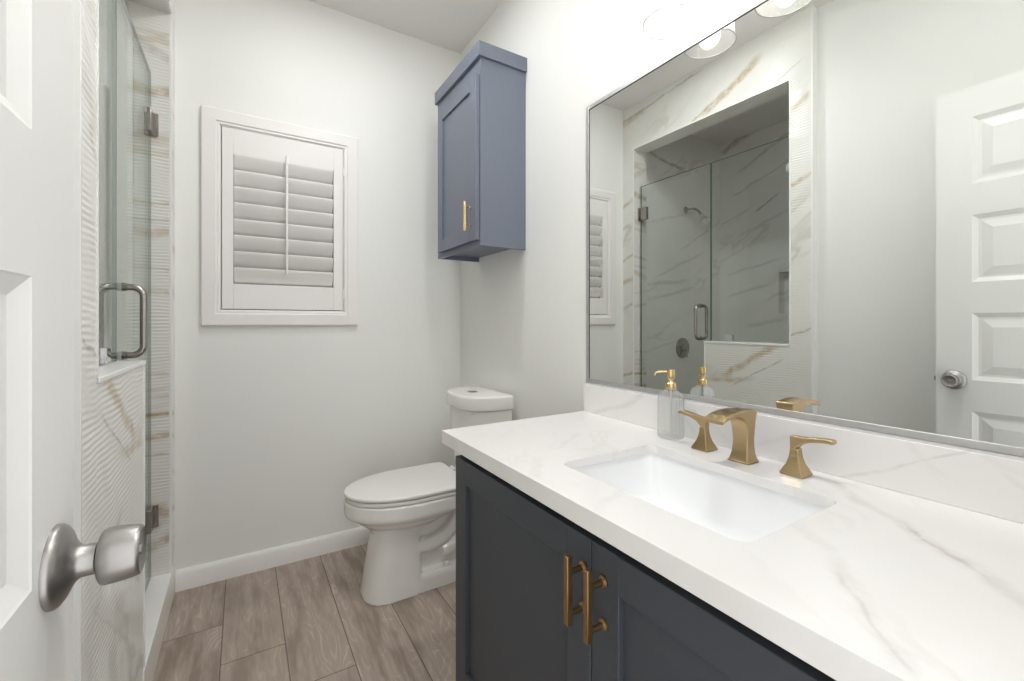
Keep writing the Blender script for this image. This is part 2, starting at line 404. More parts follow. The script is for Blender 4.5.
# tiled shower front with fine wavy ridges
def wave(u, z):
    return (.00074 + .0003 * math.sin(u * 17 + z * 29)) * math.sin(2 * math.pi * z / .0135 + 2.4 * math.sin(u * 9 + z * 3) + 1.5 * math.sin(u * 27 - z * 11) + .8 * math.sin(u * 61 + z * 37))
def wavy(b, y0, y1, z0, z1):
    ny = max(3, int((y1 - y0) / .022)); nz = int((z1 - z0) / .0026)
    b.grid(lambda u, v: (XT + wave(y0 + (y1 - y0) * u, z0 + (z1 - z0) * v), y0 + (y1 - y0) * u, z0 + (z1 - z0) * v), ny, nz)
xb = XT - .003
ycol = 1.089
b = MB()
for r in ((ycol, YO0 - .004, 0, H), (YO1 + .004, YB, 0, H), (YO0 - .004, YO1 + .004, ZO + .004, H), (YO0 - .004, YP - .006, 0, ZP - .012)): wavy(b, *r)
b.box(XI, xb, ycol, YO0, 0, H).box(XI, xb, YO1 + .003, YB, 0, H).box(XI, xb, YO0, YO1 + .003, ZO + .003, H).box(XI, xb, YO0, YP - .003, 0, ZP - .012)
wall_tile = struct(b.build('wall_shower_front', M['tile'], fix=False, angle=60), 'white wavy textured tile wall with gold veins around the shower opening', 'wall')
# far jamb, ridged too
b = MB(); nz = int((ZO) / .0026)
b.grid(lambda u, v: (XI + (XT - .004 - XI) * u, YO1 + .0015 - wave(XI + (XT - XI) * u + 1.7, ZO * v), ZO * v), 6, nz)
struct(b.build('wall_shower_jamb', M['jamb_tile'], fix=False, angle=60), 'wavy tiled jamb with gold veins beside the shower hinges', 'wall')
struct(MB().box(XI, XT, YO0, YO1, ZO - .002, ZO + .003).build('trim_4', M['soffit_tile'], smooth=False), 'tiled underside of the beam over the shower opening', 'trim')
# white edge strips around the opening, cap of the knee wall, tile end strip
b = MB(); e = .007
b.box(XT - .006, XT + .0025, YO0 - e, YO0 + .001, ZP, ZO + e)
b.box(XT - .006, XT + .0025, YO1 - .001, YO1 + e, 0.128, ZO + e)
b.box(XT - .006, XT + .0025, YO0, YO1, ZO - .003, ZO + e)
b.box(XT - .006, XT + .0025, YP - e, YP + .001, 0.128, ZP - .012)
struct(b.build('trim_1', M['white_trim'], smooth=False), 'thin white edging strip around the shower opening', 'trim')
b = MB().box(XI - .004, XT + .004, YO0, YP + .003, ZP - .012, ZP)
b.box(XI, XT - .007, YP - .004, YP, 0.128, ZP - .012)
struct(b.build('trim_2', M['white_trim'], bevel=.002), 'white capping along the top and end of the half wall', 'trim')
struct(MB().box(XL - .09, XT + .0012, 1.081, 1.0895, 0, H).box(XL - .09, XL + .002, 1.077, 1.091, 0, H).build('trim_3', M['white_trim'], smooth=False), 'white return strip where the tile meets the plain wall', 'trim')
# shower curb
b = MB().box(XI - .004, XT + .003, YP - .02, YB - .002, 0, .128)
struct(b.build('trim_5', M['white_trim'], bevel=.003), 'low white curb under the glass shower door', 'curb')
# baseboards
def base_prof(): return [(0, 0), (.014, 0), (.014, .072), (.010, .082), (.006, .088), (0, .088)]
def baseboard(name, a, bb, nrm, label):
    rings = []
    for p in (a, bb):
        rings.append([(p[0] + nrm[0] * d, p[1] + nrm[1] * d, z) for d, z in base_prof()])
    o = MB().loft(rings).build(name, M['trim'], angle=25)
    return struct(o, label, 'baseboard')
baseboard('baseboard_back', (XT + .004, YB), (XR, YB), (0, -1), 'white baseboard along the back wall under the window')
baseboard('baseboard_right', (XR, 1.19), (XR, YB - .014), (-1, 0), 'white baseboard on the right wall behind the toilet')
baseboard('baseboard_left', (XL, YN), (XL, 1.077), (1, 0), 'white baseboard on the left wall behind the open door')

# ------------------------------------------------------------------ window with casing and shutter
win = bpy.data.objects.new('window_1', None); COL.objects.link(win); win.location = (.177, YB, wz0); WLOC['window_1'] = Vector((.177, YB, wz0))
struct(win, 'small square window closed by white shutters on the back wall', 'window')
ox0, ox1, oz0, oz1 = -.157, .508, 1.140, 2.107
def frame_loft(x0, x1, z0, z1, prof):
    """prof: (inset, y); mitred frame around a rectangle"""
    return [[(x0 + i, y, z0 + i), (x1 - i, y, z0 + i), (x1 - i, y, z1 - i), (x0 + i, y, z1 - i)] for i, y in prof]
w_ = .068
b = MB().loft(frame_loft(ox0, ox1, oz0, oz1, [(0, YB), (0, YB - .017), (.004, YB - .020), (w_ - .016, YB - .020), (w_ - .012, YB - .015), (w_ - .004, YB - .015), (w_, YB - .011), (w_ + .0035, YB - .006), (w_ + .004, YB + .05)]), cap=False)
b.build('window_frame', M['shutter'], win, angle=20)
MB().box(wx0 + .004, wx1 - .004, YB + .07, YB + .075, wz0, wz1).build('pane', M['pane_edge'], win)
sh = thing('plantation_shutter', 'white louvered plantation shutter closed over the window on the back wall', 'shutter', (.177, YB, wz0 + .004))
px0, px1, pz0, pz1 = wx0 + .003, wx1 - .004, wz0 + .003, wz1 - .003
lx0, lx1, lz0, lz1 = -.037, .390, 1.331, 1.922
yf, yb2 = YB - .008, YB + .020
b = MB().box(px0, lx0, yf, yb2, pz0, pz1).box(lx1, px1, yf, yb2, pz0, pz1).box(lx0, lx1, yf, yb2, pz0, lz0).box(lx0, lx1, yf, yb2, lz1, pz1)
b.build('shutter_frame', M['shutter'], sh, bevel=.0012)
nl, pitch = 8, (lz1 - lz0) / 8
for i in range(nl):
    zc = lz0 + pitch * (i + .5) + .0025
    hl, th, tilt = .0405, .0048, R_(29)
    ring = []
    for kx_ in (lx0 + .002, lx1 - .002):
        r = []
        for t in range(20):
            a = 2 * math.pi * t / 20
            s_, q = hl * math.copysign(abs(math.cos(a)) ** .8, math.cos(a)), th * math.sin(a)
            # long axis nearly vertical, top edge leaning into the room
            yy = YB + .012 - s_ * math.sin(tilt) + q * math.cos(tilt); zz = zc + s_ * math.cos(tilt) + q * math.sin(tilt)
            r.append((kx_, yy, zz))
        ring.append(r)
    MB().loft(ring).build('louver', M['shutter'], sh)
MB().box(.173, .183, YB - .036, YB - .026, 1.385, 1.945).build('tilt_rod', M['shutter'], sh, bevel=.003)
for hz in (1.30, 1.92):
    MB().lathe([(.004, -.022), (.004, .022)], (wx1 - .002, YB - .012, hz), n=12).build('hinge', M['shutter'], sh)

# ------------------------------------------------------------------ open door at the left
XD, YH, YE = -.1432, -.060, .5975
def door_face(b, xf, sgn):
    zs = [(1.921, 1.672), (1.555, 1.305), (1.189, .939), (.823, .573), (.457, .207)]
    y0, y1 = YH + .1, YE - .1
    def turn(p): return p if sgn > 0 else p[::-1]
    def q(ya, yb_, za, zb): b.face(turn([(xf, ya, za), (xf, yb_, za), (xf, yb_, zb), (xf, ya, zb)]))
    q(YH, y0, .01, 2.034); q(y1, YE, .01, 2.034)
    edges = [2.034] + [v for p in zs for v in p] + [.01]
    for i in range(0, len(edges), 2): q(y0, y1, edges[i + 1], edges[i])
    for zt, zb in zs:
        rings = []
        for ins, dep in ((0, 0), (.002, .0015), (.016, .009), (.024, .009), (.050, .003), (.053, .0022)):
            rings.append([(xf - sgn * dep, y0 + ins, zb + ins), (xf - sgn * dep, y1 - ins, zb + ins), (xf - sgn * dep, y1 - ins, zt - ins), (xf - sgn * dep, y0 + ins, zt - ins)])
        b.loft([turn(r) for r in rings], cap=False)
        b.face(turn(rings[-1]))
b = MB(); door_face(b, XD, 1); door_face(b, XD - .035, -1)
xa, xb_ = XD - .035, XD
b.face([(xa, YE, .01), (xa, YE, 2.034), (xb_, YE, 2.034), (xb_, YE, .01)])
b.face([(xa, YH, .01), (xb_, YH, .01), (xb_, YH, 2.034), (xa, YH, 2.034)])
b.face([(xa, YH, 2.034), (xb_, YH, 2.034), (xb_, YE, 2.034), (xa, YE, 2.034)])
b.face([(xa, YH, .01), (xb_, YH, .01), (xb_, YE, .01), (xa, YE, .01)])
door = struct(b.build('door_1', M['door'], smooth=False, fix=False), 'white five panel door standing open against the left wall', 'door')
KY, KZ = .5455, .9350
def knob(sgn, x0):
    g = lambda p: [(r, sgn * h) for r, h in p]
    k = MB().lathe(g([(.0355, 0), (.0355, .003), (.0338, .0055), (.0295, .0085), (.0225, .0115), (.0165, .0150), (.0138, .0185), (.0135, .0285)]), (x0, KY, KZ), 'x', 40).build('door_knob', M['nickel'], door, angle=50)
    MB().lathe(g([(.0125, .0275), (.0125, .031)]), (x0, KY, KZ), 'x', 32).build('collar', M['black'], k)
    MB().lathe(g([(.0125, .0305), (.020, .0308), (.0235, .0325), (.0248, .0355), (.0247, .042), (.0240, .050), (.0230, .057), (.0222, .0600), (.0205, .0610), (.0192, .0600), (.012, .0590), (.004, .0585)]), (x0, KY, KZ), 'x', 48).build('grip', M['nickel'], k, angle=50)
    MB().lathe(g([(.0045, .0580), (.0045, .0608), (.003, .0614)]), (x0, KY, KZ), 'x', 16).build('lock_button', M['nickel'], k)
knob(1, XD); knob(-1, XD - .035)
MB().box(XD - .029, XD - .006, YE, YE + .0015, KZ - .028, KZ + .028).box(XD - .024, XD - .012, YE, YE + .009, KZ - .008, KZ + .008).build('latch', M['nickel'], door, bevel=.001)
for hz in (.25, 1.05, 1.82):
    MB().lathe([(.006, -.045), (.006, .045)], (XD - .035, YH - .001, hz), n=12).build('hinge', M['nickel'], door)

# ------------------------------------------------------------------ glass shower door and fixed panel
XGL = -.3185
def pane_part(y0, y1, z0, z1, name, parent):
    b = MB().box(XGL - .005, XGL + .005, y0, y1, z0, z1)
    o = b.build(name, [M['pane'], M['pane_edge']], parent, smooth=False)
    for p in o.data.polygons:
        if abs(p.normal.x) < .5: p.material_index = 1
    return o
sd = thing('shower_door', 'clear frameless glass shower door hinged beside the back wall', 'shower door', (XGL, 2.25, .134))
pane_part(1.6885, 2.252, .134, 2.153, 'glass_pane', sd)
for hz in (1.95, .375):
    h = MB().box(XGL - .013, XGL + .013, 2.195, 2.250, hz - .045, hz + .045).build('hinge', M['dark_nickel'], sd, bevel=.002)
    MB().box(XGL - .028, XGL + .028, 2.2535, 2.2595, hz - .045, hz + .045).box(XGL - .010, XGL + .010, 2.248, 2.256, hz - .026, hz + .026).build('hinge_plate', M['dark_nickel'], h, bevel=.0015)
hy, hz0, hz1, hp, hr = 1.757, 1.053, 1.262, .056, .0098
def dloop(sg):
    x0, x1, rc = XGL + sg * .006, XGL + sg * hp, .028
    pts = [(x0, hy, hz1)]
    for i in range(9):
        a = R_(90 - 90 * i / 8); pts.append((x1 - sg * rc + sg * rc * math.cos(a), hy, hz1 - rc + rc * math.sin(a)))
    for i in range(9):
        a = R_(0 - 90 * i / 8); pts.append((x1 - sg * rc + sg * rc * math.cos(a), hy, hz0 + rc + rc * math.sin(a)))
    pts.append((x0, hy, hz0)); return pts
hd = MB().tube(dloop(1), hr, 18).build('handle', M['dark_nickel'], sd)
for z_ in (hz0, hz1):
    MB().lathe([(.0098, .0052), (.0135, .0055), (.0135, .0085), (.0115, .0095), (.0125, .0135), (.0125, .0165), (.0098, .018)], (XGL, hy, z_), 'x', 24).build('washer', M['dark_nickel'], hd)
MB().tube(dloop(-1), hr, 18).build('handle', M['dark_nickel'], sd)
sp = thing('fixed_glass_screen', 'fixed clear glass panel standing on the tiled half wall', 'glass panel', (XGL, 1.44, ZP))
pane_part(YO0 + .003, 1.6845, ZP + .003, 2.153, 'glass_pane', sp)
MB().box(XGL - .012, XGL + .012, 1.545, 1.59, ZP + .0005, ZP + .045).build('clip', M['chrome'], sp, bevel=.002)
MB().box(XGL - .012, XGL + .012, YO0 + .001, YO0 + .045, 1.96, 2.005).build('clip', M['chrome'], sp, bevel=.002)
# shower head and valve on the end wall
hd_ = thing('shower', 'chrome shower head on an arm from the marble end wall', 'shower head', (-.98, YB, 2.09))
MB().lathe([(.030, 0), (.030, -.004), (.022, -.010), (.012, -.013)], (-.98, YB, 2.095), 'y', 28).build('flange', M['dark_nickel'], hd_)
MB().tube(catmull([(-.98, YB - .005, 2.095), (-.98, YB - .07, 2.092), (-.98, YB - .115, 2.065), (-.98, YB - .14, 2.03)], 6), .0095).build('arm', M['dark_nickel'], hd_)
b = MB(); ax = Vector((0, -.55, -.83)).normalized(); c0 = Vector((-.98, YB - .138, 2.034)); uu = Vector((1, 0, 0)); vv = ax.cross(uu)
rings = []
for r_, h_ in ((.012, 0), (.018, .006), (.019, .022), (.016, .030), (.022, .045), (.036, .062), (.040, .074), (.039, .080), (.030, .081)):
    rings.append([c0 + ax * h_ + (uu * math.cos(2 * math.pi * i / 28) + vv * math.sin(2 * math.pi * i / 28)) * r_ for i in range(28)])
b.loft(rings).build('spray_head', M['chrome'], hd_)
vl = thing('shower_valve', 'round dark metal shower valve low on the marble end wall', 'shower valve', (-.935, YB, .90))
MB().lathe([(.085, 0), (.085, -.004), (.078, -.010), (.060, -.013), (.030, -.015), (.026, -.045), (.022, -.050), (.004, -.051)], (-.935, YB, .945), 'y', 40).build('plate', M['dark_nickel'], vl)
MB().tube([(-.935, YB - .042, .945), (-.93, YB - .048, .91), (-.92, YB - .055, .87)], [.009, .008, .006]).build('lever', M['dark_nickel'], vl)

# ------------------------------------------------------------------ vanity cabinet
YV0, YV1 = -.02, 1.183
van = thing('vanity_cabinet', 'dark slate bathroom vanity cabinet with two shaker doors under the white counter', 'vanity', (.8, .58, 0))
XV = .53
b = MB().box(XV + .021, XV + .039, YV0, YV1, .1, ZCB - .001)            # face frame
b.box(XV + .039, XR - .001, YV1 - .018, YV1, 0.0, ZCB - .001).box(XV + .039, XR - .001, YV0, YV0 + .018, 0.0, ZCB - .001)
b.box(XV + .039, XR - .001, YV0 + .018, YV1 - .018, .1, .118).box(XR - .012, XR - .001, YV0, YV1, .1, .6)
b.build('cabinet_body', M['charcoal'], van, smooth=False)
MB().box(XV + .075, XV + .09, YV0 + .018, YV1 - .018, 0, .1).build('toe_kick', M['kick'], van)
def shaker_x(y0, y1, z0, z1, xf, th, st, mat, parent, rec=.0115):
    b = MB().box(xf, xf + th, y0, y0 + st, z0, z1).box(xf, xf + th, y1 - st, y1, z0, z1)
    b.box(xf, xf + th, y0 + st, y1 - st, z0, z0 + st).box(xf, xf + th, y0 + st, y1 - st, z1 - st, z1)
    d = b.build('door', mat, parent, bevel=.0015)
    MB().box(xf + rec, xf + th - .002, y0 + st - .003, y1 - st + .003, z0 + st - .003, z1 - st + .003).build('door_panel', mat, d)
    return d
ymid = .594
def bar_pull(x, xdoor, y, z0, z1, t, zp, rp, mat, parent):
    b = MB().box(x - t / 2, x + t / 2, y - t / 2, y + t / 2, z0, z1)
    h = b.build('handle', mat, parent, bevel=.0012)
    for z in zp:
        MB().lathe([(rp, x), (rp, xdoor - .007), (rp * 1.25, xdoor - .006), (rp * 1.9, xdoor - .004), (rp * 1.9, xdoor)], (0, y, z), 'x', 18).build('post', mat, h)
for (a, c, hy_) in ((ymid + .0015, YV1 - .003, .6130), (YV0 + .003, ymid - .0015, .5600)):
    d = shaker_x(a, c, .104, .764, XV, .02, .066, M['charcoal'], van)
    bar_pull(.493, XV, hy_, .616, .738, .0115, (.634, .708), .0052, M['antique'], d)

# ------------------------------------------------------------------ counter with sink cut-out, upstand
XCF, YC0, YC1 = .505, YN + .003, 1.2247
sx0, sx1, sy0, sy1 = .616, .918, .362, .796
def slab_with_hole(b, x0, x1, y0, y1, z0, z1, hx0, hx1, hy0, hy1, r):
    n = 8
    inner = rrect(hx0, hx1, hy0, hy1, r, 0, n)
    m = len(inner); cx, cy = (hx0 + hx1) / 2, (hy0 + hy1) / 2
    outer = []
    crn = [(x1, y1), (x0, y1), (x0, y0), (x1, y0)]
    per = n + 1
    for k in range(4):
        for i in range(per):
            p = inner[k * per + i]
            t = i / n
            X, Y = crn[k]
            # spread the corner block's points round the outer corner
            if k == 0: q = (X, p.y + (Y - p.y) * min(1, 2 * t)) if t <= .5 else (X + (p.x - X) * (2 * t - 1), Y)
            elif k == 1: q = (X + (p.x - X) * (1 - min(1, 2 * t)), Y) if t <= .5 else (X, Y + (p.y - Y) * (2 * t - 1))
            elif k == 2: q = (X, p.y + (Y - p.y) * min(1, 2 * t)) if t <= .5 else (X + (p.x - X) * (2 * t - 1), Y)
            else: q = (X + (p.x - X) * (1 - min(1, 2 * t)), Y) if t <= .5 else (X, Y + (p.y - Y) * (2 * t - 1))
            outer.append(q)
    lip = [(min(max(p[0], x0 + .03), x1), min(max(p[1], y0), y1 - .03)) for p in outer]
    def ring(pts, z): return [b.b.verts.new((p[0], p[1], z)) for p in pts]
    it, ot, ib, ob = ring(inner, z1), ring(outer, z1), ring(inner, z1 - .02), ring(outer, z0)
    lb, lt = ring(lip, z0), ring(lip, z1 - .02)
    for i in range(m):
        j = (i + 1) % m
        for f in ((it[i], ot[i], ot[j], it[j]), (ib[i], ib[j], lt[j], lt[i]), (lt[i], lt[j], lb[j], lb[i]), (lb[i], lb[j], ob[j], ob[i]), (it[i], it[j], ib[j], ib[i]), (ot[i], ob[i], ob[j], ot[j])):
            try: b.b.faces.new(f)
            except ValueError: pass
b = MB(); slab_with_hole(b, XCF, XR - .001, YC0, YC1, ZCB, ZC, sx0, sx1, sy0, sy1, .028)
ct = b.build('countertop', M['counter'], bevel=.0022, angle=30)
tag(ct, 'white veined quartz countertop on the dark vanity', 'countertop')
bs = MB().box(1.0561, XR - .001, YC0, YC1 - .001, ZC + .0003, .9321).build('backsplash', M['splash'], ct, bevel=.0015)
# basin
ZR = ZC - .0195
sk = thing('sink', 'white rectangular undermount sink set into the quartz counter', 'sink', ((sx0 + sx1) / 2, .581, .66))
rings = []
for ins, z, r in ((-.022, ZR - .001, .045), (-.006, ZR - .001, .034), (-.004, ZR - .006, .034), (.004, ZR - .05, .036), (.012, ZR - .095, .040), (.026, ZR - .122, .050), (.055, ZR - .136, .060), (.10, ZR - .142, .04)):
    rings.append(rrect(sx0 + ins, sx1 - ins, sy0 + ins, sy1 - ins, r, z, 8))
b = MB().loft(rings, cap=False)
vs = b.b.verts[:]
b.b.faces.new([v for v in vs[-36:]])
o_rings = [[(p.x, p.y, p.z) for p in rrect(sx0 - .022, sx1 + .022, sy0 - .022, sy1 + .022, .045, ZR - .001, 8)], [(p.x, p.y, p.z) for p in rrect(sx0 - .015, sx1 + .015, sy0 - .015, sy1 + .015, .045, ZR - .06, 8)], [(p.x, p.y, p.z) for p in rrect(sx0 + .03, sx1 - .03, sy0 + .03, sy1 - .03, .05, ZR - .155, 8)]]
b.loft(o_rings, cap=False); b.face(o_rings[-1])
b.build('basin', M['basin'], sk, fix=False, angle=60)
MB().lathe([(.022, .0), (.022, .002), (.018, .003), (.012, .001), (.002, .001)], ((sx0 + sx1) / 2 + .03, .581, ZR - .1418), n=28).build('drain', M['brass'], sk)

# ------------------------------------------------------------------ faucet
FX, FY = .988, .586
fa = thing('faucet', 'brushed bronze widespread faucet with two lever handles behind the sink', 'faucet', (FX, FY, ZC))
pairs = [(.021, .004, -.021, .004), (.0205, .010, -.0205, .010), (.0168, .025, -.0165, .024), (.0152, .048, -.0140, .044), (.0165, .075, -.0140, .064),
         (.0195, .100, -.0165, .082), (.0222, .1150, -.0220, .0945), (.0130, .1205, -.0305, .1030), (-.012, .1222, -.0420, .1075), (-.038, .1228, -.0560, .1098),
         (-.060, .1222, -.0690, .1105), (-.080, .1197, -.0835, .1095), (-.099, .1153, -.1005, .1062), (-.115, .1080, -.1148, .1010)]
def spout_w(k):
    t = k / (len(pairs) - 1)
    if t < .24: return .0180 + .0062 * (1 - t / .24) ** 1.6
    if t < .55: return .0180 + .0035 * (t - .24) / .31
    return .0215 + .0035 * (t - .55) / .45
oo = catmull([(FX + p[0], 0, ZC + p[1]) for p in pairs], 5); ii = catmull([(FX + p[2], 0, ZC + p[3]) for p in pairs], 5)
rings = []
for k, (p, q) in enumerate(zip(oo, ii)):
    w = spout_w(k / 5); c = .0022
    d = (q - p).normalized() * c
    rings.append([(p.x, FY - w + c, p.z), (p.x, FY + w - c, p.z), (p.x + d.x, FY + w, p.z + d.z), (q.x - d.x, FY + w, q.z - d.z), (q.x, FY + w - c, q.z), (q.x, FY - w + c, q.z), (q.x - d.x, FY - w, q.z - d.z), (p.x + d.x, FY - w, p.z + d.z)])
b = MB().loft(rings)
sp_ = b.build('spout', M['brass'], fa, angle=32)
MB().box(FX - .0225, FX + .0225, FY - .0255, FY + .0255, ZC + .0002, ZC + .005).build('base', M['brass'], sp_, bevel=.0025)
def fhandle(cy, sg, lift):
    cx = FX + .0085
    rings = []
    for h_, w in ((.0003, .0228), (.004, .0228), (.0065, .0214), (.012, .0190), (.022, .0142), (.034, .0108), (.046, .0090), (.054, .0086), (.0565, .0080)):
        rings.append([(cx + a * w, cy + c * w, ZC + h_) for a, c in ((1, 1), (-1, 1), (-1, -1), (1, -1))])
    hb = MB().loft(rings).build('handle', M['brass'], fa, bevel=.0018, angle=30)
    rings = []
    z0 = ZC + .0565
    pts = [(-.0088, .0118, .0086, .0126), (-.003, .0123, .0088, .0132), (.004, .0124, .0088, .0130), (.0095, .0148, .0088, .0100), (.018, .0172, .0088, .0068), (.031, .0180, .0088, .0052), (.045, .0180, .0090, .0046), (.058, .0172, .0094, .0044), (.067, .0155, .0098, .0043), (.072, .0138, .0098, .0040)]
    for d, hh, wx, hz_ in pts:
        t = max(0, d - .006) / .07
        zz = z0 + hh + lift * t
        rings.append([(cx + wx, cy + sg * d, zz + hz_), (cx - wx, cy + sg * d, zz + hz_), (cx - wx, cy + sg * d, zz - hz_), (cx + wx, cy + sg * d, zz - hz_)])
    MB().loft(rings).build('lever', M['brass'], hb, bevel=.0022, seg=3, angle=40)
fhandle(.4765, -1, .013); fhandle(.6925, 1, .013)

# ------------------------------------------------------------------ soap dispenser
BX, BY = 1.018, .812
so = thing('soap_dispenser', 'clear ribbed glass soap dispenser with a brass pump beside the faucet', 'soap dispenser', (BX, BY, ZC))
def ribbed(prof, amp, nr=22):
    rings = []; n_ = nr * 6
    for r_, h_, a_ in prof:
        rings.append([(BX + (r_ + amp * a_ * math.cos(2 * math.pi * i / 6)) * math.cos(2 * math.pi * i / n_), BY + (r_ + amp * a_ * math.cos(2 * math.pi * i / 6)) * math.sin(2 * math.pi * i / n_), ZC + h_) for i in range(n_)])
    return MB().loft(rings)
ribbed([(.028, .0003, 0), (.0335, .002, .3), (.0345, .006, 1), (.0345, .09, 1), (.0342, .108, 1), (.0318, .118, .7), (.026, .1265, .4), (.018, .132, .1), (.0135, .135, 0), (.0135, .140, 0)], .0011).build('bottle', M['bottle'], so, angle=80)
MB().lathe([(.0022, .015), (.0022, .14)], (BX, BY, ZC), n=10).build('dip_tube', M['tube'], so)
pm = MB().lathe([(.0150, .1365), (.0155, .138), (.0155, .1500), (.0135, .1535), (.0085, .1560), (.0072, .158), (.0072, .1665), (.0088, .1680), (.0112, .1690), (.0115, .172), (.0115, .1890), (.0105, .1905), (.002, .191)], (BX, BY, ZC), n=28).build('pump', M['bright_brass'], so, angle=50)
nd = Vector((-.80, .60, 0)).normalized()
P0 = Vector((BX, BY, ZC + .1835))
MB().tube(catmull([P0 + nd * .008, P0 + nd * .022, P0 + nd * .036 + Vector((0, 0, -.0008)), P0 + nd * .042 + Vector((0, 0, -.005)), P0 + nd * .0435 + Vector((0, 0, -.010))], 5), [.0034] * 10 + [.0028] * 11, 12).build('nozzle', M['bright_brass'], pm)

# ------------------------------------------------------------------ mirror
mi = thing('wall_mirror', 'large rectangular wall mirror in a thin silver frame above the vanity', 'mirror', (XR, .6, .9335))
mz0, mz1, my0, my1 = .9476, 1.9385, -.02, 1.230
MB().box(XG, XR - .0005, my0, my1, mz0, mz1).build('mirror_glass', M['mirror'], mi, smooth=False)
fw = .015
b = MB()
x0, x1 = XG - .0015, XR - .0004
b.box(x0, x1, my1, my1 + fw, mz0 - fw, mz1 + fw).box(x0, x1, my0 - fw, my0, mz0 - fw, mz1 + fw).box(x0, x1, my0, my1, mz1, mz1 + fw).box(x0, x1, my0, my1, mz0 - fw, mz0)
b.build('mirror_frame', M['satin'], mi, bevel=.0012)
b = MB(); lw = .0025
b.box(XG - .0012, XG - .0001, my1 - lw, my1, mz0, mz1).box(XG - .0012, XG - .0001, my0, my1 - lw, mz1 - lw, mz1)
b.build('gap_shade_line', M['kick'], mi, smooth=False)  # dark strip standing in for the shaded gap inside the frame

# ------------------------------------------------------------------ wall cabinet above the toilet
wc = thing('wall_cabinet', 'slate blue wall cabinet with a crown hung above the toilet', 'cabinet', (.97, 1.9, 1.484))
cx0, cy0, cy1, cz0, cz1 = .862, 1.662, 2.140, 1.484, 2.30
b = MB().box(cx0 + .018, XR - .0005, cy0, cy0 + .016, cz0, cz1).box(cx0 + .018, XR - .0005, cy1 - .016, cy1, cz0, cz1)
b.box(cx0 + .018, XR - .0005, cy0 + .016, cy1 - .016, cz0 + .022, cz0 + .036).box(cx0 + .018, XR - .0005, cy0 + .016, cy1 - .016, cz1 - .016, cz1)
b.box(XR - .006, XR - .0005, cy0 + .016, cy1 - .016, cz0 + .03, cz1 - .01)
b.box(cx0, cx0 + .018, cy0 + .036, cy1 - .036, cz0, cz0 + .036).box(cx0, cx0 + .018, cy0 + .036, cy1 - .036, cz1 - .09, cz1).box(cx0, cx0 + .018, cy0, cy0 + .036, cz0, cz1).box(cx0, cx0 + .018, cy1 - .036, cy1, cz0, cz1)
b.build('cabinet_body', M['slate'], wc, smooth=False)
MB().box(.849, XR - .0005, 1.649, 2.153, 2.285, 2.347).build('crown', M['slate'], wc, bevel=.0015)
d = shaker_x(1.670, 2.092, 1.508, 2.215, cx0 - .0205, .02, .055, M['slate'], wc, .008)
bar_pull(.813, cx0 - .0205, 1.716, 1.549, 1.678, .0095, (1.575, 1.652), .0034, M['bright_brass'], d)

# ------------------------------------------------------------------ toilet
TY = 1.905
to = thing('toilet', 'white two piece toilet with its lid down beside the vanity', 'toilet', (.75, TY, 0))
def egg(xf, xb2, hw, z, nb=3.2, nf=2.0, split=.56, n_=48, cy=TY):
    xc = xf + (xb2 - xf) * split; out = []
    for i in range(n_):
        t = 2 * math.pi * i / n_; c, s_ = math.cos(t), math.sin(t)
        e = nb if c > 0 else nf
        a = (xb2 - xc) if c > 0 else (xc - xf)
        out.append((xc + a * math.copysign(abs(c) ** (2 / e), c), cy + hw * math.copysign(abs(s_) ** (2 / e), s_), z))
    return out
b = MB()
b.loft([egg(.424, .668, .114, .0, 8, 2.5, .45), egg(.426, .664, .112, .01, 8, 2.5, .45), egg(.440, .660, .107, .10, 8, 2.5, .45), egg(.458, .652, .103, .20, 8, 2.5, .45), egg(.474, .648, .102, .28, 8, 2.5, .45), egg(.478, .648, .104, .33, 8, 2.5, .45)])
b.loft([egg(.47, .70, .085, .255, 3), egg(.45, .745, .108, .285, 3), egg(.415, .79, .142, .312, 3), egg(.392, .83, .160, .331, 3), egg(.369, .86, .177, .345, 3), egg(.359, .873, .184, .353, 3), egg(.357, .875, .185, .364, 3), egg(.357, .875, .185, .412, 3)])
b.loft([rrect(.62, .985, TY - .108, TY + .108, .03, .0), rrect(.62, .983, TY - .106, TY + .106, .03, .055), rrect(.62, .978, TY - .098, TY + .098, .03, .072)])
b.loft([rrect(.62, .95, TY - .062, TY + .062, .04, .05), rrect(.62, .95, TY - .058, TY + .058, .04, .2), rrect(.62, .96, TY - .07, TY + .07, .04, .37)])
b.loft([rrect(.80, 1.05, TY - .10, TY + .10, .03, .30), rrect(.80, 1.062, TY - .15, TY + .15, .03, .36), rrect(.80, 1.065, TY - .165, TY + .165, .03, .412)])
for sg in (-1, 1):
    yy = TY + sg * .072
    b.tube(catmull([(.60, yy, .20), (.655, yy, .185), (.715, yy, .185), (.77, yy, .205), (.815, yy, .25), (.845, yy, .31), (.855, yy, .37)], 6), .030, 16)
    b.tube(catmull([(.60, yy - sg * .004, .265), (.66, yy - sg * .004, .25), (.71, yy - sg * .002, .255), (.755, yy, .285), (.785, yy, .33), (.80, yy, .38)], 6), .027, 16)
    b.tube(catmull([(.76, yy, .135), (.80, yy, .15), (.85, yy, .19), (.885, yy, .25), (.90, yy, .35)], 6), .03, 16)
o = b.build('bowl', M['porcelain'], to)
md = o.modifiers.new('fuse', 'REMESH'); md.mode = 'VOXEL'; md.voxel_size = .0045; md.use_smooth_shade = True
md = o.modifiers.new('soften', 'SMOOTH'); md.factor = .5; md.iterations = 3
for sg in (-1, 1):
    MB().lathe([(.015, .0715), (.015, .078), (.012, .086), (.006, .090), (.001, .0905)], (.775, TY + sg * .082, 0), n=20).build('bolt_cap', M['seat'], to)
